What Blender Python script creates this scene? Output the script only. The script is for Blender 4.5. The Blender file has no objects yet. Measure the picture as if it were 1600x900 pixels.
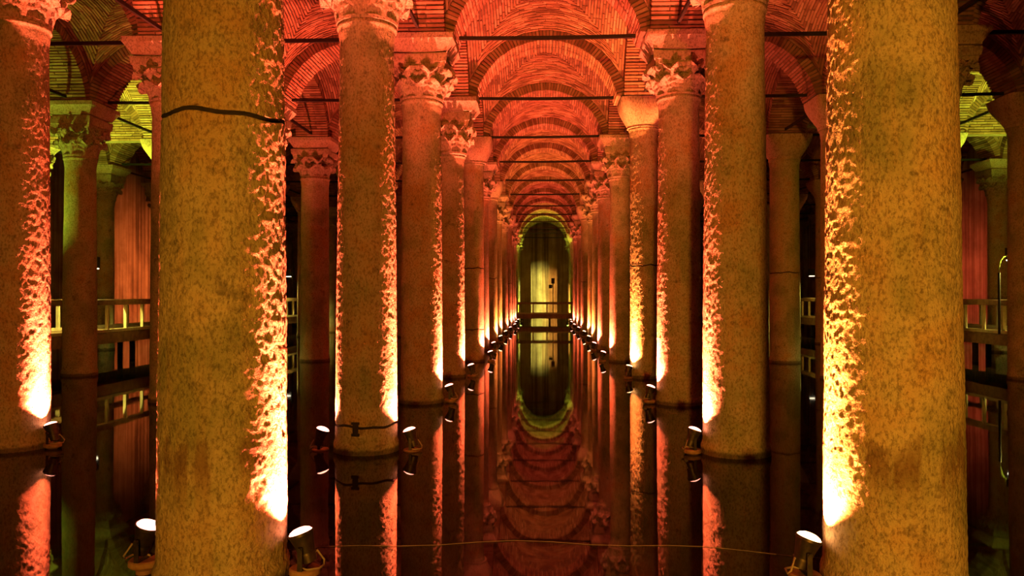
import bpy, math, random
import numpy as np
from mathutils import Vector, Matrix

rng = random.Random(7)
SC = bpy.context.scene
COL = SC.collection
PI = math.pi

# ------------------------------------------------------------------ camera
F_PX, YAW, CAMX, EYE = 1247.0, 0.0393, -0.071, 2.05
PITCH = math.atan(12.0 / F_PX)
cam_d = bpy.data.cameras.new('camera')
cam_d.sensor_width = 36.0
cam_d.lens = F_PX / 1600.0 * 36.0
cam_d.clip_start, cam_d.clip_end = 0.05, 300.0
cam = bpy.data.objects.new('camera', cam_d)
COL.objects.link(cam)
cam.location = (CAMX, 0.0, EYE)
cam.rotation_euler = (PI / 2 + PITCH, 0.0, YAW)
SC.camera = cam

# ------------------------------------------------------------------ view, world, general lights
SC.view_settings.view_transform = 'Standard'
SC.view_settings.look = 'None'
SC.view_settings.gamma = 1.0
SC.view_settings.use_curve_mapping = False
SC.view_settings.exposure = 0.0
SC.cycles.max_bounces = 6
SC.cycles.diffuse_bounces = 3
SC.cycles.glossy_bounces = 3
SC.cycles.caustics_reflective = False
SC.cycles.caustics_refractive = False
SC.cycles.sample_clamp_indirect = 4.0
world = bpy.data.worlds.new('cistern_dark')
SC.world = world
world.use_nodes = True
world.node_tree.nodes['Background'].inputs[0].default_value = (1.0, 0.55, 0.2, 1)
world.node_tree.nodes['Background'].inputs[1].default_value = 0.003

RED = (1.0, 0.125, 0.055)
ORANGE = (1.0, 0.22, 0.05)
AMBER = (1.0, 0.40, 0.028)
GREEN = (0.62, 0.9, 0.05)


def light(name, kind, loc, power, color, radius=0.05, aim=None, cone=None, blend=0.5):
    d = bpy.data.lights.new(name, kind)
    d.energy = power
    d.color = color
    d.shadow_soft_size = radius
    if kind == 'SPOT' and cone:
        d.spot_size = math.radians(cone)
        d.spot_blend = blend
    o = bpy.data.objects.new(name, d)
    COL.objects.link(o)
    o.location = loc
    if aim is not None:
        o.rotation_euler = (Vector(aim) - Vector(loc)).to_track_quat('-Z', 'Y').to_euler()
    return o


# added amber fill spots, unseen behind the viewpoint, to brighten the column fronts
light('amber_fill', 'SPOT', (-1.3, -13.0, 1.6), 9500, AMBER, 0.3, (3.0, 12, 1.7), 38, 1.0)
light('amber_fill', 'SPOT', (1.7, -13.0, 1.6), 5600, AMBER, 0.3, (-2.6, 12, 1.9), 46, 1.0)


def px_ground(px, Y):
    """world X at depth Y under picture column px"""
    t = (px - 800.0) / F_PX
    dx = -math.sin(YAW) + t * math.cos(YAW)
    dy = math.cos(YAW) + t * math.sin(YAW)
    return CAMX + Y * dx / dy


# ------------------------------------------------------------------ materials
def new_mat(name):
    m = bpy.data.materials.new(name)
    m.use_nodes = True
    nt = m.node_tree
    b = nt.nodes['Principled BSDF']
    return m, nt, b


def N(nt, t, **kw):
    n = nt.nodes.new(t)
    for k, v in kw.items():
        if k.startswith('i_'):
            n.inputs[k[2:].replace('_', ' ')].default_value = v
        else:
            setattr(n, k, v)
    return n


def ramp(nt, stops):
    r = nt.nodes.new('ShaderNodeValToRGB')
    e = r.color_ramp.elements
    while len(e) < len(stops):
        e.new(0.5)
    for i, (p, c) in enumerate(stops):
        e[i].position = p
        e[i].color = (*c, 1) if len(c) == 3 else c
    return r


def mix(nt, fac, a, b, blend='MIX'):
    n = nt.nodes.new('ShaderNodeMix')
    n.data_type = 'RGBA'
    n.blend_type = blend
    L = nt.links
    for sock, v in ((n.inputs[0], fac), (n.inputs[6], a), (n.inputs[7], b)):
        if hasattr(v, 'is_output'):
            L.new(v, sock)
        elif isinstance(v, (int, float)):
            sock.default_value = v
        else:
            sock.default_value = (*v, 1)
    return n.outputs[2]


def coords(nt, scale=(1, 1, 1), rand=True):
    tc = nt.nodes.new('ShaderNodeTexCoord')
    mp = nt.nodes.new('ShaderNodeMapping')
    mp.inputs['Scale'].default_value = scale
    nt.links.new(tc.outputs['Object'], mp.inputs['Vector'])
    if rand:
        oi = nt.nodes.new('ShaderNodeObjectInfo')
        mul = nt.nodes.new('ShaderNodeMath')
        mul.operation = 'MULTIPLY'
        mul.inputs[1].default_value = 37.0
        nt.links.new(oi.outputs['Random'], mul.inputs[0])
        nt.links.new(mul.outputs[0], mp.inputs['Location'])
    return mp.outputs[0]


def noise(nt, vec, scale, detail=4, rough=0.55):
    n = N(nt, 'ShaderNodeTexNoise')
    n.inputs['Scale'].default_value = scale
    n.inputs['Detail'].default_value = detail
    n.inputs['Roughness'].default_value = rough
    nt.links.new(vec, n.inputs['Vector'])
    return n.outputs['Fac']


def bump(nt, b, heights):
    prev = None
    for h, dist, strength in heights:
        bn = nt.nodes.new('ShaderNodeBump')
        bn.inputs['Distance'].default_value = dist
        bn.inputs['Strength'].default_value = strength
        nt.links.new(h, bn.inputs['Height'])
        if prev:
            nt.links.new(prev, bn.inputs['Normal'])
        prev = bn.outputs['Normal']
    nt.links.new(prev, b.inputs['Normal'])


def stone_mat(name, base, olive, rust, dark, fine=55.0, bump_d=0.012, stain=False, wet=False):
    m, nt, b = new_mat(name)
    v = coords(nt)
    vs = coords(nt, (5.0, 5.0, 0.45))
    big = noise(nt, v, 1.3, 5, 0.6)
    mid = noise(nt, v, 6.0, 6, 0.65)
    streak = noise(nt, vs, 1.6, 4, 0.6)
    grain = noise(nt, v, fine, 3, 0.6)
    pit = noise(nt, coords(nt, (1, 1, 0.6)), fine * 0.8, 4, 0.7)
    r1 = ramp(nt, [(0.38, olive), (0.52, base), (0.66, rust)])
    nt.links.new(big, r1.inputs[0])
    r2 = ramp(nt, [(0.46, (0, 0, 0)), (0.7, (1, 1, 1))])
    nt.links.new(streak, r2.inputs[0])
    c = mix(nt, 0.45, r1.outputs[0], rust)
    c = mix(nt, r2.outputs[0], r1.outputs[0], c)
    r3 = ramp(nt, [(0.30, (0.75, 0.75, 0.75)), (0.43, (0, 0, 0))])
    nt.links.new(mid, r3.inputs[0])
    c = mix(nt, r3.outputs[0], c, dark)
    r4 = ramp(nt, [(0.38, (0.36, 0.33, 0.3)), (0.52, (1, 1, 1)), (0.75, (1.0, 1.0, 1.0))])
    nt.links.new(pit, r4.inputs[0])
    c = mix(nt, 0.75, c, mix(nt, 1.0, c, r4.outputs[0], 'MULTIPLY'))
    if wet:
        # wet stone just above the water
        tw = nt.nodes.new('ShaderNodeTexCoord')
        sw = nt.nodes.new('ShaderNodeSeparateXYZ')
        nt.links.new(tw.outputs['Object'], sw.inputs[0])
        aw = N(nt, 'ShaderNodeMath', operation='MULTIPLY_ADD')
        aw.inputs[1].default_value = -0.10
        nt.links.new(mid, aw.inputs[0])
        nt.links.new(sw.outputs['Z'], aw.inputs[2])
        rw = ramp(nt, [(0.0, (0.35, 0.33, 0.3)), (0.035, (1, 1, 1))])
        nt.links.new(aw.outputs[0], rw.inputs[0])
        c = mix(nt, 1.0, c, rw.outputs[0], 'MULTIPLY')
    if stain:
        # rust-brown seepage stain hanging below a water mark, and an older mark near the foot
        tc = nt.nodes.new('ShaderNodeTexCoord')
        sx = nt.nodes.new('ShaderNodeSeparateXYZ')
        nt.links.new(tc.outputs['Object'], sx.inputs[0])
        edge = noise(nt, coords(nt, (3.2, 3.2, 0.3)), 2.0, 5, 0.7)
        ad = N(nt, 'ShaderNodeMath', operation='MULTIPLY_ADD')
        ad.inputs[1].default_value = 0.55
        nt.links.new(edge, ad.inputs[0])
        nt.links.new(sx.outputs['Z'], ad.inputs[2])
        rs = ramp(nt, [(0.0, (0.5, 0.5, 0.5)), (0.12, (0.12, 0.12, 0.12)), (0.30, (0.1, 0.1, 0.1)), (0.355, (0.7, 0.7, 0.7)), (0.40, (0.5, 0.5, 0.5)), (0.415, (0, 0, 0))])
        sc_ = N(nt, 'ShaderNodeMath', operation='MULTIPLY')
        sc_.inputs[1].default_value = 0.3
        nt.links.new(ad.outputs[0], sc_.inputs[0])
        nt.links.new(sc_.outputs[0], rs.inputs[0])
        mk = N(nt, 'ShaderNodeMath', operation='MULTIPLY')
        nt.links.new(rs.outputs[0], mk.inputs[0])
        rk = ramp(nt, [(0.40, (0, 0, 0)), (0.54, (1, 1, 1))])
        nt.links.new(streak, rk.inputs[0])
        nt.links.new(rk.outputs[0], mk.inputs[1])
        c = mix(nt, mk.outputs[0], c, (0.15, 0.065, 0.025))
    nt.links.new(c, b.inputs['Base Color'])
    b.inputs['Roughness'].default_value = 0.78
    b.inputs['Specular IOR Level'].default_value = 0.3
    bump(nt, b, [(mid, 0.03, 0.5), (pit, bump_d * 1.6, 0.9), (grain, bump_d, 0.9)])
    return m


M = {}
M['stone'] = stone_mat('column_marble', (0.60, 0.50, 0.34), (0.38, 0.37, 0.21), (0.58, 0.36, 0.18), (0.20, 0.16, 0.10), wet=True)
M['stone_stained'] = stone_mat('stained_marble', (0.58, 0.47, 0.30), (0.33, 0.30, 0.16), (0.58, 0.36, 0.18), (0.20, 0.16, 0.10), stain=True, wet=True)
M['stone_carved'] = stone_mat('carved_marble', (0.62, 0.50, 0.38), (0.5, 0.42, 0.3), (0.58, 0.40, 0.26), (0.20, 0.14, 0.10), 45, 0.014)
M['stone_block'] = stone_mat('impost_stone', (0.62, 0.48, 0.36), (0.52, 0.42, 0.3), (0.55, 0.36, 0.24), (0.3, 0.2, 0.14), 40, 0.008)


def brick_mat():
    m, nt, b = new_mat('thin_roman_brick')
    v = coords(nt, rand=False)
    g = nt.nodes.new('ShaderNodeNewGeometry')
    oi = nt.nodes.new('ShaderNodeObjectInfo')
    add = nt.nodes.new('ShaderNodeMath')
    add.operation = 'ADD'
    nt.links.new(g.outputs['Random Per Island'], add.inputs[0])
    nt.links.new(oi.outputs['Random'], add.inputs[1])
    fr = nt.nodes.new('ShaderNodeMath')
    fr.operation = 'FRACT'
    nt.links.new(add.outputs[0], fr.inputs[0])
    r = ramp(nt, [(0.0, (0.26, 0.13, 0.08)), (0.35, (0.40, 0.20, 0.12)), (0.7, (0.48, 0.27, 0.17)), (1.0, (0.58, 0.38, 0.26))])
    nt.links.new(fr.outputs[0], r.inputs[0])
    n1 = noise(nt, v, 2.2, 5, 0.6)
    r2 = ramp(nt, [(0.35, (0.55, 0.5, 0.45)), (0.6, (1, 1, 1))])
    nt.links.new(n1, r2.inputs[0])
    c = mix(nt, 1.0, r.outputs[0], r2.outputs[0], 'MULTIPLY')
    nt.links.new(c, b.inputs['Base Color'])
    b.inputs['Roughness'].default_value = 0.9
    bump(nt, b, [(noise(nt, v, 35, 4, 0.6), 0.01, 0.6)])
    return m


def plain_mat(name, c1, c2, scale=6, rough=0.85, metal=0.0, bd=0.006, bs=30):
    m, nt, b = new_mat(name)
    v = coords(nt)
    r = ramp(nt, [(0.35, c1), (0.65, c2)])
    nt.links.new(noise(nt, v, scale, 5, 0.6), r.inputs[0])
    nt.links.new(r.outputs[0], b.inputs['Base Color'])
    b.inputs['Roughness'].default_value = rough
    b.inputs['Metallic'].default_value = metal
    bump(nt, b, [(noise(nt, v, bs, 4, 0.6), bd, 0.6)])
    return m


M['brick'] = brick_mat()
M['mortar'] = plain_mat('old_mortar', (0.11, 0.07, 0.05), (0.22, 0.15, 0.10), 7, 0.95, 0, 0.012, 22)
M['joint'] = plain_mat('dark_joint_shade', (0.02, 0.014, 0.01), (0.05, 0.035, 0.025), 12, 0.95)  # dark joint colour, with the shade inside the grooves painted in
M['iron'] = plain_mat('black_iron', (0.012, 0.010, 0.009), (0.03, 0.02, 0.016), 12, 0.7, 0.2, 0.002)
M['lamp_metal'] = plain_mat('lamp_housing', (0.03, 0.025, 0.022), (0.07, 0.05, 0.04), 20, 0.45, 0.6, 0.001)
M['rust_plate'] = plain_mat('rusty_plate', (0.22, 0.10, 0.05), (0.42, 0.25, 0.13), 9, 0.8, 0.1, 0.004)
M['cable'] = plain_mat('cable_rubber', (0.25, 0.2, 0.14), (0.4, 0.32, 0.22), 9, 0.6, 0, 0.001)
M['rail_wood'] = plain_mat('walkway_wood', (0.16, 0.085, 0.04), (0.3, 0.17, 0.08), 5, 0.7, 0, 0.003)
M['post_paint'] = plain_mat('walkway_post', (0.42, 0.34, 0.2), (0.58, 0.48, 0.3), 5, 0.6, 0, 0.002)
M['bed'] = plain_mat('cistern_bed', (0.05, 0.035, 0.02), (0.09, 0.06, 0.035), 2, 0.95)


def emit_mat(name, color, strength):
    m, nt, b = new_mat(name)
    b.inputs['Base Color'].default_value = (0.8, 0.6, 0.5, 1)
    b.inputs['Emission Color'].default_value = (*color, 1)
    b.inputs['Emission Strength'].default_value = strength
    return m


M['lens_red'] = emit_mat('lamp_glass_red', (1.0, 0.30, 0.20), 14.0)
M['lens_orange'] = emit_mat('lamp_glass_orange', (1.0, 0.5, 0.2), 16.0)
M['lens_green'] = emit_mat('lamp_glass_green', (0.7, 1.0, 0.15), 8.0)
M['lens_white'] = emit_mat('lamp_glass_white', (1.0, 0.85, 0.55), 6.0)


def wall_mat():
    m, nt, b = new_mat('streaked_plaster')
    v = coords(nt, rand=False)
    vs = coords(nt, (2.2, 2.2, 0.06), rand=False)
    r = ramp(nt, [(0.34, (0.16, 0.10, 0.06)), (0.46, (0.42, 0.28, 0.17)), (0.56, (0.6, 0.46, 0.3)), (0.7, (0.3, 0.2, 0.12))])
    nt.links.new(noise(nt, vs, 1.4, 5, 0.65), r.inputs[0])
    r2 = ramp(nt, [(0.35, (0.6, 0.55, 0.5)), (0.6, (1, 1, 1))])
    nt.links.new(noise(nt, v, 0.9, 5, 0.6), r2.inputs[0])
    nt.links.new(mix(nt, 1.0, r.outputs[0], r2.outputs[0], 'MULTIPLY'), b.inputs['Base Color'])
    b.inputs['Roughness'].default_value = 0.8
    bump(nt, b, [(noise(nt, v, 9, 5, 0.6), 0.02, 0.6)])
    return m


M['plaster'] = wall_mat()


def water_mat():
    m, nt, b = new_mat('still_dark_water')
    b.inputs['Base Color'].default_value = (0.012, 0.007, 0.003, 1)
    b.inputs['Roughness'].default_value = 0.025
    b.inputs['IOR'].default_value = 1.21
    v = coords(nt, (1.0, 0.6, 1.0), rand=False)
    bump(nt, b, [(noise(nt, v, 0.9, 2, 0.5), 0.004, 0.35), (noise(nt, v, 5.0, 2, 0.5), 0.0006, 0.3)])
    return m


M['water'] = water_mat()


# ------------------------------------------------------------------ mesh helpers
class MB:
    def __init__(self):
        self.v, self.f = [], []

    def add(self, verts, faces):
        k = len(self.v)
        self.v.extend([tuple(p) for p in verts])
        self.f.extend([tuple(i + k for i in q) for q in faces])
        return self

    def box(self, x0, x1, y0, y1, z0, z1):
        return self.add([(x0, y0, z0), (x1, y0, z0), (x1, y1, z0), (x0, y1, z0), (x0, y0, z1), (x1, y0, z1), (x1, y1, z1), (x0, y1, z1)],
                        [(3, 2, 1, 0), (4, 5, 6, 7), (0, 1, 5, 4), (1, 2, 6, 5), (2, 3, 7, 6), (3, 0, 4, 7)])

    def rings(self, rings, cap=True, closed=True):
        """rings: list of equal-length point loops"""
        n = len(rings[0])
        v = [p for r in rings for p in r]
        f = []
        for i in range(len(rings) - 1):
            for j in range(n if closed else n - 1):
                k = (j + 1) % n
                f.append((i * n + j, i * n + k, (i + 1) * n + k, (i + 1) * n + j))
        if cap:
            f.append(tuple(range(n))[::-1])
            f.append(tuple(range((len(rings) - 1) * n, len(rings) * n)))
        return self.add(v, f)

    def lathe(self, prof, n=32, cx=0, cy=0):
        return self.rings([[(cx + r * math.cos(2 * PI * j / n), cy + r * math.sin(2 * PI * j / n), z) for j in range(n)] for r, z in prof])

    def tube(self, pts, rad, n=8):
        pts = [Vector(p) for p in pts]
        rr = rad if isinstance(rad, (list, tuple)) else [rad] * len(pts)
        rings = []
        up = Vector((0.01, 0.02, 1)).normalized()
        for i, p in enumerate(pts):
            d = (pts[min(i + 1, len(pts) - 1)] - pts[max(i - 1, 0)]).normalized()
            a = d.cross(up)
            if a.length < 0.05:
                a = d.cross(Vector((1, 0, 0)))
            a.normalize()
            c = d.cross(a)
            rings.append([tuple(p + rr[i] * (math.cos(2 * PI * j / n) * a + math.sin(2 * PI * j / n) * c)) for j in range(n)])
        return self.rings(rings)

    def mesh(self, name, mat, smooth=False, angle=None):
        me = bpy.data.meshes.new(name)
        me.from_pydata(self.v, [], self.f)
        me.materials.append(mat)
        if smooth:
            me.polygons.foreach_set('use_smooth', [True] * len(me.polygons))
            if angle:
                me.set_sharp_from_angle(angle=math.radians(angle))
        me.update()
        return me


def put(name, me, parent=None, loc=(0, 0, 0), rot=(0, 0, 0), scale=(1, 1, 1)):
    o = bpy.data.objects.new(name, me)
    COL.objects.link(o)
    if parent is not None:
        o.parent = parent
    o.location, o.rotation_euler, o.scale = loc, rot, scale
    return o


def tag(o, label=None, cat=None, group=None, kind=None):
    if label:
        o['label'] = label
    if cat:
        o['category'] = cat
    if group:
        o['group'] = group
    if kind:
        o['kind'] = kind
    return o


def vnoise(p, seed=0):
    """value noise on an (n,3) array, range about -1..1"""
    p = np.asarray(p, dtype=np.float64)
    i = np.floor(p).astype(np.int64)
    f = p - i
    f = f * f * (3 - 2 * f)

    def h(dx, dy, dz):
        n = (i[:, 0] + dx) * 73856093 ^ (i[:, 1] + dy) * 19349663 ^ (i[:, 2] + dz) * 83492791 ^ (seed * 2654435761)
        n = (n ^ (n >> 13)) * 1274126177
        n = n ^ (n >> 16)
        return (n & 0xffff) / 32767.5 - 1.0
    x, y, z = f[:, 0], f[:, 1], f[:, 2]
    a = h(0, 0, 0) * (1 - x) + h(1, 0, 0) * x
    b = h(0, 1, 0) * (1 - x) + h(1, 1, 0) * x
    c = h(0, 0, 1) * (1 - x) + h(1, 0, 1) * x
    d = h(0, 1, 1) * (1 - x) + h(1, 1, 1) * x
    return (a * (1 - y) + b * y) * (1 - z) + (c * (1 - y) + d * y) * z


# ------------------------------------------------------------------ the grid
S, Y0 = 4.8, 5.75
NROW = 14                      # rows 0..13
LINES = (-3.5, -2.5, -1.5, -0.5, 0.5, 1.5, 2.5, 3.5)
ROWY = [Y0 + S * r for r in range(NROW)]
Z_SPRING, Z_ROD = 6.95, 7.04
BED = -0.7
ORD = 'first second third fourth fifth sixth seventh eighth ninth tenth eleventh twelfth thirteenth fourteenth'.split()

# ------------------------------------------------------------------ water, bed, walls
XW, YB, YF = 19.2, Y0 + S * 14 - 1.0, -16.0
fl = MB().box(-XW, XW, YF, YB, BED - 0.3, BED).mesh('floor', M['bed'])
tag(put('floor', fl), kind='structure')
wm = MB().add([(-XW, YF, 0), (XW, YF, 0), (XW, YB, 0), (-XW, YB, 0)], [(0, 1, 2, 3)]).mesh('water', M['water'])
tag(put('water', wm), 'still dark water covering the cistern bed', None, None, 'structure')
for nm, a in (('wall_left', (-XW - 0.6, -XW, YF, YB)), ('wall_right', (XW, XW + 0.6, YF, YB)), ('wall_back', (-XW - 0.6, XW + 0.6, YB, YB + 0.6))):
    tag(put(nm, MB().box(*a, BED, 9.6).mesh(nm, M['plaster'])), kind='structure')

# ------------------------------------------------------------------ ceiling: arches and vaults
ceiling = bpy.data.objects.new('ceiling', None)
COL.objects.link(ceiling)
tag(ceiling, 'brick cross vaults on round arches over the cistern', None, None, 'structure')

A_HALF, RISE, AW, AT = 1.75, 1.40, 0.5, 0.25
R_IN = (A_HALF ** 2 + RISE ** 2) / (2 * RISE)
ZC = RISE - R_IN
TH0 = math.asin(A_HALF / R_IN)
NV = 62


def arch_body():
    mb = MB()
    n = 40
    r = R_IN + 0.02
    prof = []
    for i in range(n + 1):
        t = -TH0 + 2 * TH0 * i / n
        prof.append((r * math.sin(t), ZC + r * math.cos(t)))
    w = AW - 0.015
    lo = [(-S / 2, 0.0)] + [(x, max(z, 0.0)) for x, z in prof] + [(S / 2, 0.0)]
    rings = []
    for x, z in lo:
        rings.append([(x, -w, z), (x, w, z), (x, w, 2.35), (x, -w, 2.35)])
    mb.rings(rings)
    return mb.mesh('arch', M['mortar'])


def voussoir(y0, y1):
    ht = 0.027
    b = 0.006
    ins, out = R_IN, R_IN + AT
    v = []
    for z, e in ((ins, b), (ins + b, 0), (out, 0)):
        v.append([(-ht * z / R_IN + e, y0 + e, z), (ht * z / R_IN - e, y0 + e, z), (ht * z / R_IN - e, y1 - e, z), (-ht * z / R_IN + e, y1 - e, z)])
    return MB().rings(v)


V_SETS = [[(-AW, -0.172), (-0.158, AW)], [(-AW, 0.158), (0.172, AW)]]
v_mesh = [[voussoir(*p).mesh('voussoir_brick', M['brick']) for p in s] for s in V_SETS]


def voussoir_places(seed):
    r = random.Random(seed)
    out = []
    for i in range(NV):
        t = -TH0 + 2 * TH0 * (i + 0.5) / NV + r.uniform(-0.004, 0.004)
        for k in range(2):
            out.append((i % 2, k, t, r.uniform(-0.012, 0.006)))
    return out


def brickwork_mesh(seed):
    mb = MB()
    for s, k, t, dr in voussoir_places(seed):
        src = voussoir(*V_SETS[s][k])
        c, sn = math.cos(t), math.sin(t)
        mb.add([(x * c + (z + dr) * sn, y, ZC - x * sn + (z + dr) * c) for x, y, z in src.v], src.f)
    return mb.mesh('arch_brickwork', M['brick'])


m_arch = arch_body()
m_work = [brickwork_mesh(i) for i in range(3)]


def arch(x, y, rz, single=False):
    o = put('arch', m_arch, ceiling, (x, y, Z_SPRING), (0, 0, rz))
    if single:
        for s, k, t, dr in voussoir_places(rng.random()):
            put('brick', v_mesh[s][k], o, (dr * math.sin(t), 0, ZC + dr * math.cos(t)), (0, t, 0))
    else:
        w = put('brickwork', m_work[rng.randrange(3)], o)
        w['kind'] = 'stuff'
    return o


HB = S / 2 - AW                 # half side of a vault bay
R_EX = R_IN + AT
LIFT = 0.36


def web_z(a, b):
    """height of the barrel that runs along b, profile in a"""
    return ZC + math.sqrt(max(R_EX ** 2 - a * a, 0)) + LIFT * (1 - (b / HB) ** 2)


def vault_shell():
    n = 40
    mb = MB()
    v, f = [], []
    for i in range(n + 1):
        for j in range(n + 1):
            x, y = -HB + 2 * HB * i / n, -HB + 2 * HB * j / n
            v.append((x, y, max(web_z(x, y), web_z(y, x)) + 0.03))
    for i in range(n):
        for j in range(n):
            a = i * (n + 1) + j
            f.append((a, a + 1, a + n + 2, a + n + 1))
    k = len(v)
    e = HB + 0.05
    v += [(-e, -e, 2.5), (e, -e, 2.5), (e, e, 2.5), (-e, e, 2.5)]
    f.append((k, k + 1, k + 2, k + 3))
    return mb.add(v, f).mesh('vault', M['mortar'], True)


def vault_bricks(seed):
    r = random.Random(seed)
    out = []
    pitch = 0.066
    n = int(2 * HB / pitch)
    for j in range(n):
        b = -HB + (j + 0.5) * 2 * HB / n
        lim = abs(b)
        if lim < 0.1:
            continue
        amax = math.asin(min(lim / R_EX, 1))
        cnt = max(1, round(2 * amax * R_EX / 0.33))
        off = r.uniform(0, 0.6)
        edges = [-amax]
        step = 2 * amax / cnt
        for q in range(cnt):
            e = -amax + step * (q + off)
            if e - edges[-1] > 0.03:
                edges.append(e)
        if amax - edges[-1] > 0.02:
            edges.append(amax)
        else:
            edges[-1] = amax
        hb = 0.021 + r.uniform(-0.003, 0.003)
        for e0, e1 in zip(edges[:-1], edges[1:]):
            g = 0.007 / R_EX
            dz = r.uniform(-0.012, 0.010)
            for sw in (0, 1):
                vs = []
                for zz in (0.0, 0.05):
                    for (a, bb) in ((e0 + g, b - hb), (e1 - g, b - hb), (e1 - g, b + hb), (e0 + g, b + hb)):
                        X = R_EX * math.sin(a)
                        Z = ZC + R_EX * math.cos(a) + LIFT * (1 - (bb / HB) ** 2) + dz
                        vs.append((X, bb, Z + zz) if sw == 0 else (-bb, X, Z + zz))
                out.append((vs, [(3, 2, 1, 0), (0, 1, 5, 4), (1, 2, 6, 5), (2, 3, 7, 6), (3, 0, 4, 7)]))
    return out


m_shell = vault_shell()
m_vwork = []
for sd in range(3):
    mb = MB()
    for vs, fs in vault_bricks(sd):
        mb.add(vs, fs)
    m_vwork.append(mb.mesh('vault_brickwork', M['brick']))

SINGLE_ARCH = {(0, 2), (0, 3), (0, 4), (-1, 2), (-1, 3), (1, 2), (1, 3), (-2, 3)}
for r in range(NROW):
    for a in range(-3, 4):
        arch(a * S, ROWY[r], 0, (a, r) in SINGLE_ARCH)
SINGLE_LONG = {(-0.5, 2), (0.5, 2), (-2.5, 3)}
for ln in LINES:
    for r in range(NROW - 1):
        arch(ln * S, ROWY[r] + S / 2, PI / 2, (ln, r) in SINGLE_LONG)
for r in range(NROW - 1):
    for a in range(-3, 4):
        v = put('vault', m_shell, ceiling, (a * S, ROWY[r] + S / 2, Z_SPRING))
        k = rng.randrange(3)
        if (a, r) in ((0, 2), (0, 3)):
            rest = MB()
            far = sorted(vault_bricks(k), key=lambda q: -sum(p[1] for p in q[0][:4]))
            for n_, (vs, fs) in enumerate(far):
                if n_ < 300:
                    put('brick', MB().add(vs, fs).mesh('vault_brick', M['brick']), v)
                else:
                    rest.add(vs, fs)
            w = put('brickwork', rest.mesh('vault_brickwork', M['brick']), v)
        else:
            w = put('brickwork', m_vwork[k], v)
        w['kind'] = 'stuff'

# green-lit brick infill walls closing two side arches
for sgn, nm in ((-1, 'wall_infill_left'), (1, 'wall_infill_right')):
    x0, y0 = sgn * 3 * S, ROWY[4]
    n = 30
    pr = [((R_IN + 0.03) * math.sin(t), ZC + (R_IN + 0.03) * math.cos(t)) for t in [-TH0 + 2 * TH0 * i / n for i in range(n + 1)]]
    mb = MB()
    mb.rings([[(x, -0.15, max(z, 0)) for x, z in pr], [(x, 0.15, max(z, 0)) for x, z in pr]])
    w = put(nm, mb.mesh(nm, M['mortar']), None, (x0, y0, Z_SPRING))
    tag(w, kind='structure')
    mb = MB()
    zz, row = 0.02, 0
    while zz < RISE - 0.05:
        half = math.sqrt(max(R_IN ** 2 - (zz + 0.06 - ZC) ** 2, 0))
        x = -half + (0.17 if row % 2 else 0.0)
        while x < half - 0.1:
            l = min(rng.uniform(0.28, 0.36), half - x)
            d = rng.uniform(0, 0.012)
            mb.box(x + 0.008, x + l - 0.008, -0.175 + d, -0.14, zz, zz + 0.052)
            x += l
        zz += 0.078
        row += 1
    b = put('brickwork', mb.mesh('infill_brickwork', M['brick']), w)
    b['kind'] = 'stuff'

# ------------------------------------------------------------------ columns
LEAF_N = 8


def leaf_mesh(path, width, name, lobes=5):
    """an acanthus leaf: path = [(r, z)] along the middle, faces +X outwards"""
    nu, nv = 12, 24
    pts = [Vector((p[0], 0, p[1])) for p in path]

    def at(t):
        k = t * (len(pts) - 1)
        i = min(int(k), len(pts) - 2)
        u = k - i
        p0, p1, p2, p3 = pts[max(i - 1, 0)], pts[i], pts[i + 1], pts[min(i + 2, len(pts) - 1)]
        return 0.5 * ((2 * p1) + (p2 - p0) * u + (2 * p0 - 5 * p1 + 4 * p2 - p3) * u * u + (3 * p1 - p0 - 3 * p2 + p3) * u ** 3)
    front, back = [], []
    for j in range(nv + 1):
        t = j / nv
        c = at(t)
        d = (at(min(t + 0.02, 1)) - at(max(t - 0.02, 0))).normalized()
        nrm = Vector((d.z, 0, -d.x))
        w = width * (0.62 + 0.45 * math.sin(PI * min(t * 1.05, 1) ** 0.8)) * (1 - 0.75 * max(0, (t - 0.72) / 0.28) ** 1.6)
        w *= 1 + 0.24 * math.cos(2 * PI * lobes * t)
        for i in range(nu + 1):
            u = -1 + 2 * i / nu
            ridge = 0.030 * (1 - abs(u)) ** 1.5 - 0.016 * math.cos(4 * PI * u) * (0.4 + 0.6 * t) - 0.045 * u * u
            front.append(c + nrm * (ridge + 0.012) + Vector((0, w * u, 0)))
            back.append(c + nrm * (ridge - 0.022) + Vector((0, w * u * 0.96, 0)))
    v = front + back
    m = (nv + 1) * (nu + 1)
    f = []
    for j in range(nv):
        for i in range(nu):
            a = j * (nu + 1) + i
            f.append((a, a + 1, a + nu + 2, a + nu + 1))
            f.append((m + a, m + a + nu + 1, m + a + nu + 2, m + a + 1))
    for j in range(nv):
        for i, s in ((0, 1), (nu, 0)):
            a = j * (nu + 1) + i
            b = a + nu + 1
            f.append((a, b, m + b, m + a) if s else (a, m + a, m + b, b))
    for i in range(nu):
        a = i
        f.append((a, m + a, m + a + 1, a + 1))
        a = nv * (nu + 1) + i
        f.append((a, a + 1, m + a + 1, m + a))
    mb = MB()
    mb.add(v, f)
    return mb


# carved capital of unit height 0.80 (bell+leaves 0.55, abacus 0.25), bottom radius 0.40
def bell_mb():
    return MB().lathe([(0.385, -0.02), (0.43, 0.0), (0.435, 0.035), (0.40, 0.05), (0.40, 0.2), (0.43, 0.38), (0.50, 0.55), (0.50, 0.58)], 32)


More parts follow.
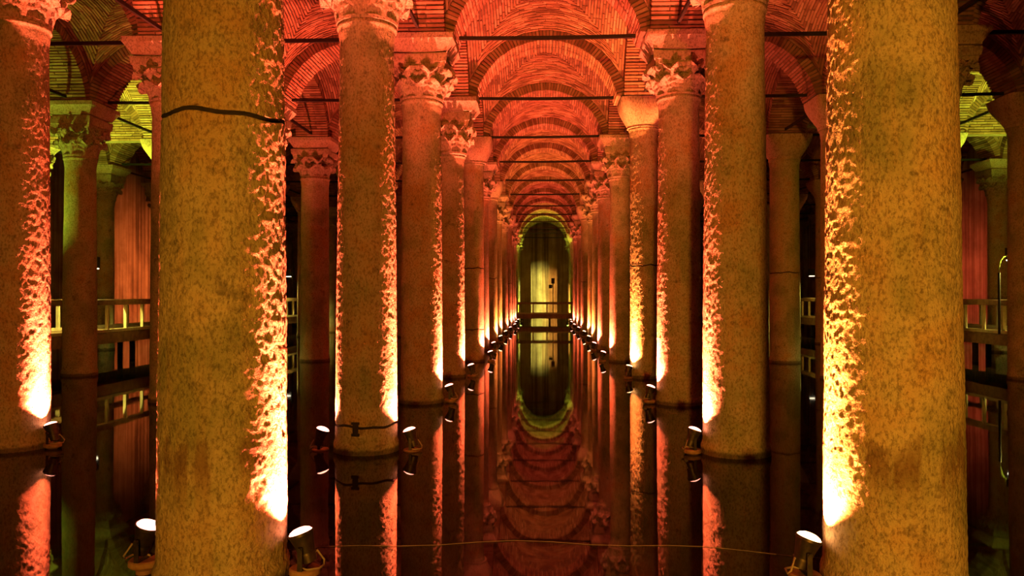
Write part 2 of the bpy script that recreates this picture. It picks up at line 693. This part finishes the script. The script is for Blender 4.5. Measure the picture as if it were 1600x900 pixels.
LOW = leaf_mesh([(0.405, 0.03), (0.43, 0.14), (0.465, 0.22), (0.53, 0.27), (0.575, 0.255), (0.575, 0.215)], 0.155, 'leaf')
HIGH = leaf_mesh([(0.42, 0.16), (0.45, 0.30), (0.50, 0.41), (0.58, 0.475), (0.64, 0.465), (0.645, 0.42)], 0.16, 'leaf')


def volute_mb():
    pts, rad = [], []
    for i in range(30):
        t = i / 29
        a = PI * 0.9 - t * 4.4 * PI
        r = 0.085 * (1 - 0.8 * t)
        pts.append((0.66 + r * math.cos(a), 0.0, 0.50 + r * math.sin(a)))
        rad.append(0.026 * (1 - 0.45 * t))
    pts = [(0.46, 0, 0.34), (0.53, 0, 0.47)] + pts
    rad = [0.03, 0.028] + rad
    return MB().tube(pts, rad, 6)


def abacus_mb(z0, z1, half=0.58, dip=0.07):
    rings = []
    for z, k in ((z0, 0.90), (z0 + 0.3 * (z1 - z0), 0.93), (z0 + 0.34 * (z1 - z0), 0.97), (z1 - 0.03, 1.0), (z1, 0.985)):
        loop = []
        for q in range(4):
            c, s = math.cos(q * PI / 2), math.sin(q * PI / 2)
            for i in range(8):
                u = -1 + 2 * i / 8
                x, y = half * k - dip * (1 - u * u), half * k * u
                loop.append((x * c - y * s, x * s + y * c, z))
        rings.append(loop)
    return MB().rings(rings)


def impost_mesh():
    rings = []
    for z, h in ((0.0, 0.45), (0.034, 0.45), (0.035, 0.545), (0.07, 0.55), (0.22, 0.655), (0.24, 0.675), (0.338, 0.68), (0.343, 0.67)):
        loop = []
        for q in range(4):
            c, s = math.cos(q * PI / 2), math.sin(q * PI / 2)
            for i in range(6):
                u = -1 + 2 * i / 6
                x, y = h, h * u * (0.985 if i in (0, 6) else 1)
                loop.append((x * c - y * s, x * s + y * c, z))
        rings.append(loop)
    p = MB().rings(rings)
    a = np.array(p.v)
    d = vnoise(a * 5, 3) * 0.012 + vnoise(a * 14, 5) * 0.006
    rad = a.copy()
    rad[:, 2] = 0
    a += rad / np.linalg.norm(rad, axis=1)[:, None] * d[:, None]
    p.v = [tuple(q) for q in a]
    return p.mesh('impost', M['stone_block'], True, 40)


def cushion_mesh(h=0.55):
    rings = []
    n = 48
    for i in range(15):
        t = i / 14
        z = h * t
        flare = math.sin(t * PI / 2) ** 0.85
        rr = 0.42 + (0.66 - 0.42) * flare
        ex = 2 + 10 * t ** 2.5
        loop = []
        for j in range(n):
            a = 2 * PI * j / n
            c, s = math.cos(a), math.sin(a)
            k = rr / ((abs(c) ** ex + abs(s) ** ex) ** (1 / ex))
            loop.append((k * c, k * s, z))
        rings.append(loop)
    base = [[(0.385 * math.cos(2 * PI * j / n), 0.385 * math.sin(2 * PI * j / n), -0.02) for j in range(n)],
            [(0.445 * math.cos(2 * PI * j / n), 0.445 * math.sin(2 * PI * j / n), -0.01) for j in range(n)],
            [(0.445 * math.cos(2 * PI * j / n), 0.445 * math.sin(2 * PI * j / n), 0.03) for j in range(n)],
            [(0.415 * math.cos(2 * PI * j / n), 0.415 * math.sin(2 * PI * j / n), 0.04) for j in range(n)]]
    return MB().rings(base + rings).mesh('cushion_capital', M['stone_block'], True, 50)


m_bell = bell_mb().mesh('bell', M['stone_carved'], True, 40)
m_low = LOW.mesh('leaf', M['stone_carved'], True, 60)
m_high = HIGH.mesh('leaf', M['stone_carved'], True, 60)
m_vol = volute_mb().mesh('volute', M['stone_carved'], True)
m_aba = abacus_mb(0.56, 0.80).mesh('abacus', M['stone_block'], True, 30)
m_impost = impost_mesh()
m_cush = cushion_mesh()


def rotz(src, a, mb):
    c, s = math.cos(a), math.sin(a)
    mb.add([(x * c - y * s, x * s + y * c, z) for x, y, z in src.v], src.f)


def capital_joined():
    mb = bell_mb()
    for i in range(LEAF_N):
        rotz(LOW, i * PI / 4, mb)
        rotz(HIGH, (i + 0.5) * PI / 4, mb)
    for i in range(4):
        rotz(volute_mb(), PI / 4 + i * PI / 2, mb)
    a = abacus_mb(0.56, 0.80)
    mb.add(a.v, a.f)
    return mb.mesh('carved_capital', M['stone_carved'], True, 50)


m_capj = capital_joined()


def shaft_mesh(ztop, rb, rt, nseg, nz, seed, rough=0.0, joints=(), zmax=None, pit_f=22.0, mat=None):
    """column shaft from the bed to ztop; the astragal at the neck; joints = [(z, depth)]"""
    zt = ztop
    zs = list(np.linspace(BED, min(zt - 0.30, zmax or 1e9), nz))
    zs += [zt - 0.26, zt - 0.2, zt - 0.16, zt - 0.12, zt - 0.075, zt - 0.07, zt - 0.045, zt - 0.01, zt] if zmax is None else list(np.linspace(zmax + 0.05, zt, 20))
    for jz, jd in joints:
        zs += [jz - 0.02, jz - 0.016, jz - 0.011, jz, jz + 0.011, jz + 0.016, jz + 0.02]
    zs = np.array(sorted(set(zs)))
    th = np.linspace(0, 2 * PI, nseg, endpoint=False)
    rad = []
    for z in zs:
        t = max(0.0, min(1.0, z / zt))
        r = rb + (rt - rb) * (0.55 * t + 0.45 * t * t)
        if z < 0.16:
            r += 0.02 * min(1.0, (0.16 - z) / 0.05)
        d = zt - z
        if zmax is None:
            if d < 0.26:
                r += 0.022 * (1 - max(d - 0.12, 0) / 0.14)
            if 0.005 < d < 0.072:
                r += 0.02
        rad.append(r)
    rad = np.array(rad)
    Z, T = np.meshgrid(zs, th, indexing='ij')
    R = np.repeat(rad[:, None], nseg, 1)
    wob = {}
    for jz, jd in joints:
        wobble = 0.012 * np.sin(th * 3 + seed) + 0.008 * np.sin(th * 7 + 2 * seed)
        sel = np.abs(zs - jz) < 0.03
        Z[sel] += wobble[None, :]
        prof = np.clip((0.016 - np.abs(zs - jz)) / 0.005, 0, 1)
        R -= jd * prof[:, None]
    if rough > 0:
        p = np.stack([np.cos(T) * R, np.sin(T) * R, Z], -1).reshape(-1, 3)
        n = (vnoise(p * 2.2, seed) * 1.0 + vnoise(p * 7.0, seed + 1) * 0.4 + vnoise(p * 17.0, seed + 2) * 0.6 + vnoise(p * 38.0, seed + 3) * 1.0)
        pits = np.clip(vnoise(p * pit_f, seed + 4) + 0.5 * vnoise(p * pit_f * 2.4, seed + 5) - 0.45, 0, 1)
        R = R + (rough * n - rough * 3.0 * pits).reshape(R.shape)
    v = np.stack([np.cos(T) * R, np.sin(T) * R, Z], -1).reshape(-1, 3)
    nzs = len(zs)
    i, j = np.meshgrid(np.arange(nzs - 1), np.arange(nseg), indexing='ij')
    k = (j + 1) % nseg
    f = np.stack([i * nseg + j, i * nseg + k, (i + 1) * nseg + k, (i + 1) * nseg + j], -1).reshape(-1, 4)
    me = bpy.data.meshes.new('shaft')
    me.vertices.add(len(v))
    me.vertices.foreach_set('co', v.ravel())
    me.loops.add(f.size)
    me.loops.foreach_set('vertex_index', f.ravel())
    me.polygons.add(len(f))
    me.polygons.foreach_set('loop_start', np.arange(0, f.size, 4))
    me.materials.append(mat or M['stone'])
    if joints:
        me.materials.append(M['joint'])
        zc_ = 0.5 * (zs[f[:, 0] // nseg] + zs[f[:, 2] // nseg])
        dark = np.zeros(len(f), dtype=np.int32)
        for jz, jd in joints:
            dark |= (np.abs(zc_ - jz) < 0.0145)
        me.polygons.foreach_set('material_index', dark)
    me.update(calc_edges=True)
    me.polygons.foreach_set('use_smooth', [True] * len(f))
    return me


# measured columns: (line, row) -> dict(px centre, bottom radius, top radius, kind, neck height, joints, label)
SPEC = {
    (-0.5, 0): dict(px=350, rb=.452, rt=.40, k='c', joints=[(3.31, .09)], label='massive weathered column with a dark crack ring, frontmost at the left'),
    (0.5, 0): dict(px=1393, rb=.462, rt=.385, k='c', label='massive column with a dark stain above its foot, frontmost at the right'),
    (-0.5, 1): dict(px=573, rb=.408, rt=.352, k='c', zt=5.64, joints=[(0.36, .04)], label='amber column clamped at its foot, floodlit on both sides, second left of the central aisle'),
    (0.5, 1): dict(px=1149, rb=.425, rt=.365, k='c', zt=5.80, label='amber column with a carved capital, second on the right of the central aisle'),
    (-1.5, 1): dict(px=23, rb=.44, rt=.385, k='c', zt=5.72, label='weathered column cut by the left edge of the picture, white-hot light at its foot'),
    (-0.5, 2): dict(px=659, rb=.405, rt=.365, k='c', zt=5.79, label='orange column with two-tier acanthus capital, third left of the central aisle'),
    (0.5, 2): dict(px=1061, rb=.425, rt=.372, k='c', zt=5.82, label='orange column with an acanthus capital and wide impost, third right of the central aisle'),
    (-0.5, 3): dict(px=706, rb=.33, rt=.30, k='c', zt=5.60, label='slim orange column with acanthus capital, fourth left of the central aisle'),
    (0.5, 3): dict(px=1006, rb=.35, rt=.335, k='p', zt=6.25, joints=[(2.8, .035)], label='jointed column under a plain bowl capital, fourth right of the central aisle'),
    (-0.5, 4): dict(px=740, rb=.33, rt=.31, k='p', zt=6.2, joints=[(2.9, .035), (1.0, .01)], label='jointed column under a plain bowl capital, fifth left of the central aisle'),
    (0.5, 4): dict(px=969, rb=.33, rt=.31, k='c', zt=5.7, label='column with a ragged acanthus capital, fifth right of the central aisle'),
    (-1.5, 4): dict(px=492, rb=.45, rt=.42, k='c', zt=5.75, label='unlit dark column with carved capital, seen behind the gap between cracked and clamped columns'),
    (1.5, 4): dict(px=1226, rb=.45, rt=.43, k='p', zt=6.25, joints=[(2.75, .035)], label='dark jointed column with plain capital, seen in the gap beside the stained column'),
    (-2.5, 3): dict(px=125, rb=.41, rt=.36, k='c', zt=5.6, label='greenish column with a green-lit capital standing in front of the left walkway'),
    (-1.5, 2): dict(px=268, rb=.39, rt=.36, k='c', zt=5.8, label='dark column half hidden behind the cracked column at the left'),
    (1.5, 2): dict(px=1466, rb=.36, rt=.34, k='c', zt=5.8, label='dark column half hidden behind the stained column at the right'),
    (2.5, 3): dict(px=1603, rb=.40, rt=.37, k='p', zt=6.2, label='dark column with plain capital at the right edge of the picture'),
    (1.5, 3): dict(px=1306, rb=.36, rt=.34, k='p', zt=6.2, label='reddish column seen just beside the stained column at the right, towards the aisle'),
    (-3.5, 4): dict(px=42), (-3.5, 5): dict(px=163, rb=.36, rt=.33, k='c', label='thin yellowish column behind the left walkway railing'),
    (3.5, 5): dict(px=1561, rb=.38, rt=.35, k='c', label='green-lit column behind the right walkway railing, beside the lamp pole'),
}
NEARDISP = {(-0.5, 0): (256, 440, 0.0042), (0.5, 0): (300, 540, 0.0032), (-0.5, 1): (200, 340, 0.0036), (0.5, 1): (200, 340, 0.0036),
            (-1.5, 1): (176, 260, 0.0036), (-0.5, 2): (144, 240, 0.0045), (0.5, 2): (144, 240, 0.0045), (-0.5, 3): (120, 200, 0.0045), (0.5, 3): (120, 200, 0.0045)}
CARVED_SINGLE = {(-0.5, 1), (0.5, 1), (-1.5, 1), (-0.5, 2), (0.5, 2), (-0.5, 3), (-2.5, 3), (0.5, 4), (-1.5, 4)}
far_shafts = {'c': [shaft_mesh(5.7, .40, .36, 40, 50, 21 + i, 0.003) for i in range(2)],
              'p': [shaft_mesh(6.25, .40, .37, 40, 50, 31 + i, 0.003, [(2.8, .035)] if i else ()) for i in range(2)]}
LINE_NAME = {-0.5: 'left edge of the central aisle', 0.5: 'right edge of the central aisle',
             -1.5: 'two lines left of the central aisle', 1.5: 'two lines right of the central aisle',
             -2.5: 'three lines left of the central aisle', 2.5: 'three lines right of the central aisle',
             -3.5: 'by the left wall', 3.5: 'by the right wall'}
columns = {}
for ln in LINES:
    for r in range(NROW):
        if abs(ln) > 1 and r < abs(ln) - 0.6:
            continue
        sp = SPEC.get((ln, r), {})
        kind = sp.get('k') or rng.choice(['c', 'c', 'p'])
        Y = ROWY[r]
        X = px_ground(sp['px'], Y) if 'px' in sp else ln * S + rng.uniform(-0.06, 0.06)
        zt = sp.get('zt', 5.7 if kind == 'c' else 6.25)
        lab = sp.get('label') or '%s stone column, %s row from the viewer, %s' % (('carved-capital' if kind == 'c' else 'plain-capital'), ORD[r], LINE_NAME[ln])
        root = bpy.data.objects.new('stone_column', None)
        COL.objects.link(root)
        root.location = (X, Y, BED)
        tag(root, lab, 'column', 'columns of the flooded hall', 'thing')
        rb, rt = sp.get('rb', .385 + rng.uniform(-.03, .03)), sp.get('rt', .35)
        if 'rb' in sp:
            ns, nz, rough = NEARDISP.get((ln, r), (56, 90, 0.003))
            me = shaft_mesh(zt, rb, rt, ns, nz, 40 + len(columns), rough, sp.get('joints', ()), None, 13.0 if (ln, r) == (-0.5, 0) else 24.0, M['stone_stained'] if r == 0 else None)
            put('shaft', me, root, (0, 0, -BED))
        else:
            me = far_shafts[kind][rng.randrange(2)]
            k = rb / .40
            put('shaft', me, root, (0, 0, -BED), (0, 0, rng.uniform(0, 6)), (k, k, 1))
            rt = .36 * k
        if kind == 'c':
            cz = (6.60 - zt) / 0.80
            cs = rt / 0.375
            cs = 0.5 + 0.5 * cs
            if (ln, r) in CARVED_SINGLE:
                cap = put('capital', m_bell, root, (0, 0, zt - BED), (0, 0, 0), (cs * 0.97, cs * 0.97, cz))
                for i in range(LEAF_N):
                    put('leaf', m_low, cap, (0, 0, 0), (0, rng.uniform(-.02, .02), i * PI / 4))
                    put('leaf', m_high, cap, (0, 0, 0), (0, rng.uniform(-.02, .02), (i + 0.5) * PI / 4))
                for i in range(4):
                    put('volute', m_vol, cap, (0, 0, 0), (0, 0, PI / 4 + i * PI / 2))
                put('abacus', m_aba, cap)
            else:
                put('capital', m_capj, root, (0, 0, zt - BED), (0, 0, 0), (cs, cs, cz))
            put('impost', m_impost, root, (0, 0, 6.60 - BED))
        else:
            k = rt / 0.385
            put('capital', m_cush, root, (0, 0, zt - BED), (0, 0, 0), (0.5 + 0.5 * k, 0.5 + 0.5 * k, (6.93 - zt) / 0.55))
        columns[(ln, r)] = (X, Y, root, rb)

# iron clamp on the jointed foot of the second column
X, Y, root, rb = columns[(-0.5, 1)]
cl = MB()
cl.box(-0.035, 0.035, -0.43, -0.40, 0.27, 0.42).box(-0.05, 0.05, -0.437, -0.405, 0.25, 0.285).box(-0.05, 0.05, -0.437, -0.405, 0.40, 0.43)
put('iron_clamp', cl.mesh('iron_clamp', M['iron']), root, (0, 0, -BED), (0, 0, -0.12))

# ------------------------------------------------------------------ iron tie rods
def rod_mesh():
    mb = MB()
    L = 1.70
    h, d = 0.036, 0.024
    rings = []
    for i in range(9):
        x = -L + 2 * L * i / 8
        s = -0.015 * (1 - (x / L) ** 2)
        rings.append([(x, -d, s - h), (x, d, s - h), (x, d, s + h), (x, -d, s + h)])
    return mb.rings(rings).mesh('tie_rod', M['iron'])


m_rod = rod_mesh()
AISLE = {0: 'the central aisle', -1: 'the first left side aisle', 1: 'the first right side aisle', -2: 'the second left side aisle',
         2: 'the second right side aisle', -3: 'the outer left aisle', 3: 'the outer right aisle'}
for r in range(1, NROW):
    for a in range(-3, 4):
        if abs(a) > r:
            continue
        o = put('tie_rod', m_rod, None, (a * S, ROWY[r], Z_ROD + rng.uniform(-.02, .02)), (0, rng.uniform(-.006, .006), 0))
        tag(o, 'iron tie rod across %s at the %s column row' % (AISLE[a], ORD[r]), 'tie rod', 'iron tie rods under the arches')
for ln in LINES:
    for r in range(1, NROW - 1):
        if abs(ln) - 0.5 > r or (abs(ln) > 1 and r > 9):
            continue
        o = put('tie_rod', m_rod, None, (ln * S, ROWY[r] + S / 2, Z_ROD + rng.uniform(-.02, .02)), (0, rng.uniform(-.006, .006), PI / 2))
        tag(o, 'iron tie rod between %s and %s columns, %s' % (ORD[r], ORD[r + 1], LINE_NAME[ln]), 'tie rod', 'iron tie rods under the arches')

# ------------------------------------------------------------------ floodlights at the column feet
def flood_meshes(lens_mat):
    d = {}
    d['plate'] = MB().lathe([(0.10, 0.0), (0.112, 0.012), (0.112, 0.045), (0.10, 0.055)], 24).mesh('base_plate', M['rust_plate'], True, 35)
    d['post'] = MB().lathe([(0.06, BED), (0.06, -0.02), (0.09, 0.0)], 14).mesh('support_post', M['rust_plate'], True, 35)
    br = MB()
    br.box(-0.097, 0.097, -0.018, 0.018, 0.055, 0.063)
    br.box(-0.105, -0.097, -0.018, 0.018, 0.055, 0.22).box(0.097, 0.105, -0.018, 0.018, 0.055, 0.22)
    br.tube([(-0.118, 0, 0.205), (-0.09, 0, 0.205)], 0.016, 8)
    br.tube([(0.118, 0, 0.205), (0.09, 0, 0.205)], 0.016, 8)
    d['bracket'] = br.mesh('bracket', M['lamp_metal'])
    d['housing'] = MB().lathe([(0.03, -0.12), (0.055, -0.115), (0.06, -0.06), (0.066, -0.06), (0.066, -0.045), (0.06, -0.045), (0.075, 0.03), (0.09, 0.085),
                               (0.095, 0.085), (0.095, 0.105), (0.086, 0.105), (0.084, 0.096)], 24).mesh('housing', M['lamp_metal'], True, 35)
    d['lens'] = MB().lathe([(0.085, 0.092), (0.084, 0.104), (0.072, 0.119), (0.045, 0.131), (0.015, 0.136)], 24).mesh('lens', lens_mat, True)
    cb = MB()
    cb.tube([(0.0, -0.05, 0.14), (0.03, -0.08, 0.17), (0.07, -0.12, 0.09), (0.04, -0.13, 0.06), (-0.05, -0.12, 0.066), (-0.09, -0.05, 0.066), (-0.04, 0.02, 0.065)], 0.008, 6)
    d['cable'] = cb.mesh('cable', M['cable'], True)
    return d


FM = {'r': flood_meshes(M['lens_red']), 'o': flood_meshes(M['lens_orange']), 'g': flood_meshes(M['lens_green'])}
FCOL = {'r': RED, 'o': ORANGE, 'g': GREEN}


def flood(x, y, z, col_xy, label, c='r', power=500, cone=102, lean=0.32, hot=0.0, color=None, group='floodlights at the column feet'):
    """floodlight on a plate whose base stands at height z, leaning towards col_xy"""
    root = bpy.data.objects.new('floodlight', None)
    COL.objects.link(root)
    az = math.atan2(col_xy[1] - y, col_xy[0] - x)
    root.location = (x, y, z)
    root.rotation_euler = (0, 0, az - PI / 2)
    tag(root, label, 'floodlight', group)
    fm = FM[c]
    put('base_plate', fm['plate'], root)
    put('support_post', fm['post'], root, (0, 0, 0), (0, 0, 0), (1, 1, (BED - z) / BED if z > -0.5 else 1))
    put('bracket', fm['bracket'], root)
    h = put('housing', fm['housing'], root, (0, 0, 0.205), (-lean, 0, 0))
    put('lens', fm['lens'], h)
    put('cable', fm['cable'], root)
    dirw = Vector((math.cos(az) * math.sin(lean), math.sin(az) * math.sin(lean), math.cos(lean)))
    p = Vector((x, y, z + 0.205)) + dirw * 0.145
    light('floodlight_beam', 'SPOT', p, power, color or FCOL[c], 0.05, p + dirw, cone, 0.55)
    if hot:
        # the bright core of the beam, straight up along the shaft
        up = Vector((math.cos(az) * 0.035, math.sin(az) * 0.035, 1.0))
        light('floodlight_core', 'SPOT', p, power * hot, color or FCOL[c], 0.05, p + up, 34, 1.0)
    return root


def col_flood(ln, r, side, off=0.58, fwd=0.12, z=0.03, label=None, **kw):
    X, Y, root, rb = columns[(ln, r)]
    lab = label or 'floodlight at the foot of the %s column, %s' % (ORD[r], LINE_NAME[ln])
    return flood(X + side * off, Y - fwd, z, (X, Y), lab, **kw)


P = 2800
col_flood(-0.5, 0, 1, 0.615, 0.04, 0.04, 'glowing floodlight between the cracked column and the open water of the central aisle', power=P, hot=3.0)
col_flood(-0.5, 0, -1, 0.615, -0.06, 0.05, 'red floodlight on the outer side of the cracked column, left', power=P * 0.6, hot=2.0)
col_flood(0.5, 0, -1, 0.62, 0.02, 0.04, 'starry orange floodlight beside the stained column on the right', c='o', power=P, hot=3.0)
col_flood(-0.5, 1, 1, 0.61, 0.03, -0.03, 'red floodlight on the aisle side of the clamped column', power=P, hot=3.0)
col_flood(-0.5, 1, -1, 0.61, 0.03, -0.03, 'red floodlight on the outer side of the clamped column', power=P, hot=3.0)
col_flood(0.5, 1, -1, 0.58, 0.10, 0.01, 'red floodlight with looped cable beside the second column right of the aisle', power=P, hot=3.0)
col_flood(-1.5, 1, 1, 0.59, 0.08, 0.02, 'floodlight at the foot of the column cut by the left edge', power=P, hot=3.0)
col_flood(-0.5, 2, 1, 0.57, 0.06, 0.02, power=P, hot=3.0)
col_flood(0.5, 2, -1, 0.58, 0.08, 0.02, power=P, hot=3.0)
col_flood(-0.5, 3, 1, 0.52, 0.06, 0.0, power=P, hot=3.0)
col_flood(0.5, 3, -1, 0.42, 0.30, 0.0, c='o', power=P, hot=3.0)
col_flood(-1.5, 2, 1, 0.56, 0.0, 0.0, power=P, hot=3.0)  # added lamp, out of view, to brighten the left aisle vault
col_flood(-1.5, 3, 1, 0.56, 0.0, 0.0, power=P, hot=3.0)  # likewise an added, unseen lamp for the left aisle vault
for r in range(4, 12):
    for ln, sd in ((-0.5, 1), (0.5, -1)):
        col_flood(ln, r, sd, 0.56, 0.08, 0.0, c='o' if r in (6, 7) else 'r', power=P * 1.15 if r < 8 else P * 0.7)

# ------------------------------------------------------------------ walkways
def walkway(name, x0, x1, ya, yb, deck, rail_h, label, axis='y', step=1.05, sides=(0, 1)):
    """a timber walkway; built along +Y and turned when axis == 'x'"""
    L = yb - ya
    W = x1 - x0
    root = bpy.data.objects.new('walkway', None)
    COL.objects.link(root)
    root.location = (x0, ya, BED) if axis == 'y' else (ya, x1, BED)
    root.rotation_euler = (0, 0, 0 if axis == 'y' else -PI / 2)
    tag(root, label, 'walkway')
    dz = deck - BED
    n = int(L / 0.145)
    pl = MB().box(0, W, 0, 0.135, dz - 0.04, dz).mesh('plank', M['rail_wood'])
    for i in range(min(n, 300)):
        put('plank', pl, root, (0, i * L / n, 0))
    fa = MB().box(-0.03, 0.04, 0, L, dz - 0.34, dz - 0.041).mesh('fascia', M['rail_wood'])
    rl = MB().box(-0.07, 0.09, 0, L, dz + rail_h - 0.16, dz + rail_h).mesh('top_rail', M['rail_wood'])
    kb = MB().box(-0.02, 0.06, 0, L, dz + 0.001, dz + 0.09).mesh('kerb', M['post_paint'])
    po = MB().box(-0.035, 0.055, -0.04, 0.04, dz + 0.09, dz + rail_h - 0.16).mesh('post', M['post_paint'])
    pi = MB().box(-0.06, 0.06, -0.07, 0.07, 0, dz - 0.05).mesh('pier', M['iron'])
    for s in sides:
        xx = 0 if s == 0 else W - 0.03
        put('fascia', fa, root, (xx, 0, 0))
        put('top_rail', rl, root, (xx, 0, 0))
        put('kerb', kb, root, (xx, 0, 0))
        for i in range(int(L / step) + 1):
            put('post', po, root, (xx, 0.1 + i * step, 0))
        for i in range(int(L / (step * 2.4)) + 1):
            put('pier', pi, root, (xx + (0.2 if s == 0 else -0.2), 0.3 + i * step * 2.4, 0))
    return root


walkway('walkway', -15.35, -13.15, 15.0, 46.0, 0.95, 0.98, 'timber walkway with a low railing along the left side aisle')
walkway('walkway', 13.15, 15.35, 15.0, 46.0, 0.95, 0.98, 'timber walkway with a low railing along the right side aisle')
walkway('walkway', 60.3, 61.6, -12.5, 12.5, 0.66, 0.90, 'far timber walkway crossing the end of the central aisle', axis='x')


def lamp_pole(x, y, z, height, sgn, label):
    root = bpy.data.objects.new('walkway_lamp', None)
    COL.objects.link(root)
    root.location = (x, y, z)
    tag(root, label, 'lamp', 'walkway lamps')
    put('pole', MB().tube([(0, 0, 0), (0, 0, height * 0.78)], 0.035, 10).mesh('pole', M['iron'], True, 40), root)
    put('arm', MB().tube([(0, 0, height * 0.70), (0, 0, height * 0.86), (sgn * 0.04, 0, height * 0.93), (sgn * 0.13, 0, height * 0.985), (sgn * 0.3, 0, height)], 0.028, 8).mesh('arm', M['post_paint'], True), root)
    hd = put('lamp_head', MB().box(-0.13, 0.13, -0.1, 0.1, 0, 0.34).mesh('lamp_head', M['iron']), root, (sgn * 0.36, 0, height - 0.12))
    put('lamp_glass', MB().box(-0.11, 0.11, -0.08, 0.08, -0.03, -0.001).mesh('lamp_glass', M['lens_white']), hd)
    light('lamp_glow', 'SPOT', (x + sgn * 0.36, y, z + height - 0.18), 900, (0.95, 0.85, 0.16), 0.08, (x + sgn * 0.36, y, 0), 160, 0.6)


lamp_pole(px_ground(1561, 23.4), 23.4, 0.952, 2.25, 1, 'curved black lamp pole on the right walkway, beside the green-lit column')
lamp_pole(-14.0, 23.6, 0.952, 2.05, 1, 'black box lamp on a pole over the left walkway')
lamp_pole(px_ground(440, 40.0), 40.0, 0.952, 2.2, 1, 'distant box lamp on the left walkway, beside the cracked column')
lamp_pole(px_ground(1280, 40.0), 40.0, 0.952, 2.2, -1, 'distant box lamp on the right walkway, beside the stained column')

# lamp stand with two heads on the far walkway
fx, fy = px_ground(864, 60.9), 60.9
root = bpy.data.objects.new('lamp_stand', None)
COL.objects.link(root)
root.location = (fx, fy, 0.662)
tag(root, 'thin lamp stand with two black heads on the far walkway', 'lamp')
put('pole', MB().tube([(0, 0, 0), (0, 0, 2.3)], 0.03, 8).mesh('pole', M['iron'], True, 40), root)
put('lamp_head', MB().box(-0.13, 0.13, -0.1, 0.1, 2.30, 2.72).mesh('lamp_head', M['iron']), root)
put('lamp_head', MB().box(-0.32, -0.06, -0.1, 0.1, 1.95, 2.22).box(-0.1, 0, -0.02, 0.02, 2.05, 2.1).mesh('lamp_head', M['iron']), root)

# ------------------------------------------------------------------ green and orange lamps: side aisles, far end, two added for the end wall
def deck_flood(x, y, z, aim, label, c='g', power=300, cone=110, color=None):
    root = bpy.data.objects.new('uplighter', None)
    COL.objects.link(root)
    root.location = (x, y, z)
    d = (Vector(aim) - Vector((x, y, z + 0.2))).normalized()
    root.rotation_euler = (0, 0, math.atan2(d.y, d.x) - PI / 2)
    lean = math.acos(max(-1, min(1, d.z)))
    tag(root, label, 'floodlight', 'uplighters of the side aisles')
    put('base_plate', FM[c]['plate'], root)
    put('bracket', FM[c]['bracket'], root)
    h = put('housing', FM[c]['housing'], root, (0, 0, 0.205), (-lean, 0, 0))
    put('lens', FM[c]['lens'], h)
    p = Vector((x, y, z + 0.205)) + d * 0.14
    light('uplighter_beam', 'SPOT', p, power, color or FCOL[c], 0.07, p + d, cone, 0.6)


for s, w in ((-1, 'left'), (1, 'right')):
    deck_flood(s * 14.3, 21.7, 0.955, (s * 14.3, 23.8, 8.0), 'green uplighter on the %s walkway' % w, 'g', 8000 if s < 0 else 6000, 88)
    deck_flood(s * 14.9, 36.9, 0.955, (s * 19.2, 36.9, 4.0), 'orange uplighter turned to the %s wall' % w, 'o', 1300 if s < 0 else 600, 130, None if s < 0 else RED)
    col_flood(s * 0.5, 12, -s, 0.56, -0.2, 0.0, c='g', power=4000, cone=100)
deck_flood(-14.5, 18.4, 0.955, (-13.2, 20.0, 7.5), 'small green uplighter before the greenish column', 'g', 1300, 80)
deck_flood(-3.6, 61.0, 0.665, (-0.6, 72, 1.4), 'added unseen green uplighter on the far walkway turned to the end wall', 'g', 14000, 38, (0.75, 0.8, 0.16))  # added lamp, hidden behind the columns, to light the end wall
deck_flood(3.6, 61.0, 0.665, (0.3, 72, 1.4), 'added unseen amber uplighter on the far walkway turned to the end wall', 'o', 9000, 34, (1.0, 0.5, 0.09))  # second added lamp out of view, warms the end wall

# thin cable lying on the water across the front of the aisle
pts = [(-2.2 + 4.4 * i / 14, 6.35 + 0.30 * math.sin(i / 14 * PI) + 0.05 * math.sin(i * 1.3), 0.004) for i in range(15)]
tag(put('water_cable', MB().tube(pts, 0.0018, 5).mesh('water_cable', M['cable'], True)), 'thin pale cable floating across the water of the central aisle', 'cable')
